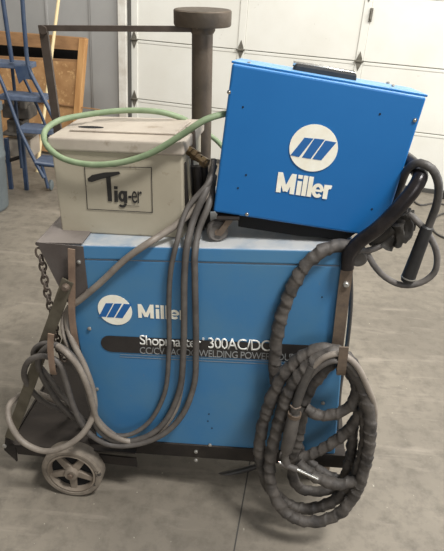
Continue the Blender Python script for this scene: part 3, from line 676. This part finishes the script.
# torch
th0, th1 = P(294.5, 414, -.135), P(286, 452, -.135); ax = (th1-th0).normalized(); Lh = (th1-th0).length
b = MB(); b.lathe(th0, ax, [(-.004, 0), (-.004, .013), (.01, .016), (Lh*.5, .018), (Lh-.008, .0165), (Lh, .012), (Lh, 0)], 20); b.build('torch_grip', 'cable', tcb)
b = MB(); b.tube([P(286, 452, -.135), P(285, 459, -.135), P(287, 464, -.137)], .0105, 12); b.build('torch_neck', 'cable', tcb)
b = MB(); b.tube([P(279, 462, -.135), P(292, 467, -.14), P(318, 479, -.15)], (.0065, .0045), 12); b.build('torch_head', 'chrome', tcb)
b = MB(); b.tube([P(281, 463, -.136), P(297, 469.5, -.142)], .0085, 12); b.build('head_collar', 'cable', tcb)
b = MB()
for k in range(3): 
    q = th0-ax*(.004-.004*k); b.lathe(q, ax, [(0, .0145), (.0, .0175), (.0025, .0175), (.0025, .0145), (0, .0145)], 20)
b.build('clamp_band', 'strap', tcb); b = MB(); b.tube([P(290, 405, -.15), P(295, 409, -.158), P(301, 407, -.15)], .002, 6); b.build('clamp_wire', 'strap', tcb)
b = MB(); b.tube([P(312, 366, -.115), P(303, 385, -.122), P(297, 402, -.13), th0], .012, 12); b.build('torch_lead', 'cable_dark', tcb)
# plain leads within the coil
cable('welding_lead', [(300, 395, -.11), (309, 373, -.115), (325, 357, -.118), (341, 354, -.118), (356, 365, -.126), (367, 386, -.126), (374, 405, -.115), (374, 430, -.09), (371, 455, -.07)], .0078, 'cable_pale', 'smooth pale lead in the right coil, outermost across the hook')
cable('welding_lead', [(297, 408, -.10), (303, 388, -.11), (316, 370, -.118), (332, 361, -.122), (345, 362, -.12), (356, 374, -.118), (365, 398, -.112), (368, 430, -.09)], .0072, 'cable', 'smooth grey lead in the right coil, lying just inside the pale one')
# electrode holder
eh = thing('electrode_holder', P(424, 228, .0), 'black handled electrode holder dangling on a cable from the bent pipe handle', 'tool')
cable('lead', [(366, 222, .16), (384, 214, .12), (395, 198, .07), (401, 184, .05), (408, 169, .02), (420, 163, -.01), (432, 169, -.02), (438.5, 184, -.02), (437, 203, -.015), (431, 220, -.01), (427, 231, -.01)], .0095, 'cable_dark', '', parent=eh)
g0, g1 = P(427, 228, -.01), P(407, 281, -.01); ax = (g1-g0).normalized(); Lg = (g1-g0).length
b = MB(); b.lathe(g0, ax, [(-.006, .008), (-.002, .0135), (.01, .0145), (Lg*.5, .0155), (Lg-.012, .017), (Lg-.012, .0178), (Lg-.008, .0178), (Lg-.008, .016), (Lg, .015), (Lg, .006), (Lg-.02, 0)], 24); b.build('grip', 'black', eh)
b = MB(); b.lathe(g1-ax*.013, ax, [(0, .0172), (.0, .0181), (.003, .0181), (.003, .0172), (0, .0172)], 24); b.build('grip_ring', 'screw', eh)
# grey lead looping right
cable('welding_lead', [(318, 254, .02), (335, 248, -.0), (350, 250, -.01), (366, 251, -.0), (385, 243, .02), (400, 228, .02), (408, 214, .015), (418, 222, .0), (430, 237, .0), (437, 255, .0), (434, 273, .0), (420, 283, .0), (402, 285, .0), (385, 277, .0), (373, 264, .0), (366, 252, .01), (356, 246, .03), (345, 250, .06)], .0078, 'cable', 'plain grey lead making a wide loop below the bent pipe handle')
b = MB(); q = P(358, 257, .0); b.lathe(q+W*.01, FN, [(0, 0), (0, .022), (.018, .022), (.022, .018), (.022, .010), (.018, 0)], 24); o = b.build('rubber_grommet', 'cable_dark', base=q); props(o, 'round dark rubber fitting beside the top of the right strap iron', 'fitting')
cable('welding_lead', [(350, 262, .06), (351, 300, .07), (347, 345, .08), (340, 390, .08), (338, 430, .08)], .006, 'cable_dark', 'thin dark lead hanging straight behind the right edge of the welder')
# glove
b = MB()
def crump(ln, a, p): return 1+.35*noise.noise(p*45)+.12*math.sin(a*3+ln*90)
for pts, r_ in (([(404, 208, .03), (400, 222, .03), (392, 236, .03), (384, 245, .03)], (.016, .021)), ([(398, 216, .045), (386, 228, .045), (380, 240, .04)], (.02, .016)), ([(404, 212, .02), (408, 222, .02), (407, 233, .02), (402, 240, .02)], (.015, .013)), ([(392, 226, .02), (378, 238, .02), (370, 243, .025)], (.018, .010)), ([(398, 224, .01), (400, 236, .01), (397, 246, .012)], (.014, .011)), ([(410, 212, .03), (412, 222, .03), (411, 230, .03)], (.010, .009))):
    b.tube([P(*q) for q in pts], r_, 16, .005, crump)
o = b.build('work_glove', 'glove', base=P(395, 228, .03)); props(o, 'crumpled dark leather work glove hanging behind the bent pipe handle', 'glove')

# chain
ch = thing('steel_chain', P(38, 244, .02), 'rusty steel chain hanging from the left end of the grey hood', 'chain')
cp = spline([P(37, 246, .0), P(42, 262, .0), P(45, 282, .0), P(50, 305, .0), P(55, 328, .01), P(60, 352, .02), P(66, 362, .03)], .002)
acc = 0; k = 0; last = 0
for i in range(1, len(cp)):
    acc += (cp[i]-cp[i-1]).length
    if acc-last > .019:
        last = acc; c = cp[i]; t = (cp[i]-cp[i-1]).normalized(); sd = (t.cross(W) if k % 2 == 0 else W.copy()).normalized(); k += 1
        if k % 2 == 1: sd = (sd+W*.5).normalized()
        L2 = [c+t*.0145*math.sin(a*math.pi/8)*1.0+sd*.0085*math.cos(a*math.pi/8) for a in range(17)]
        b = MB(); b.tube(L2, .0030, 7, raw=True); b.build('chain_link', 'rust', ch)
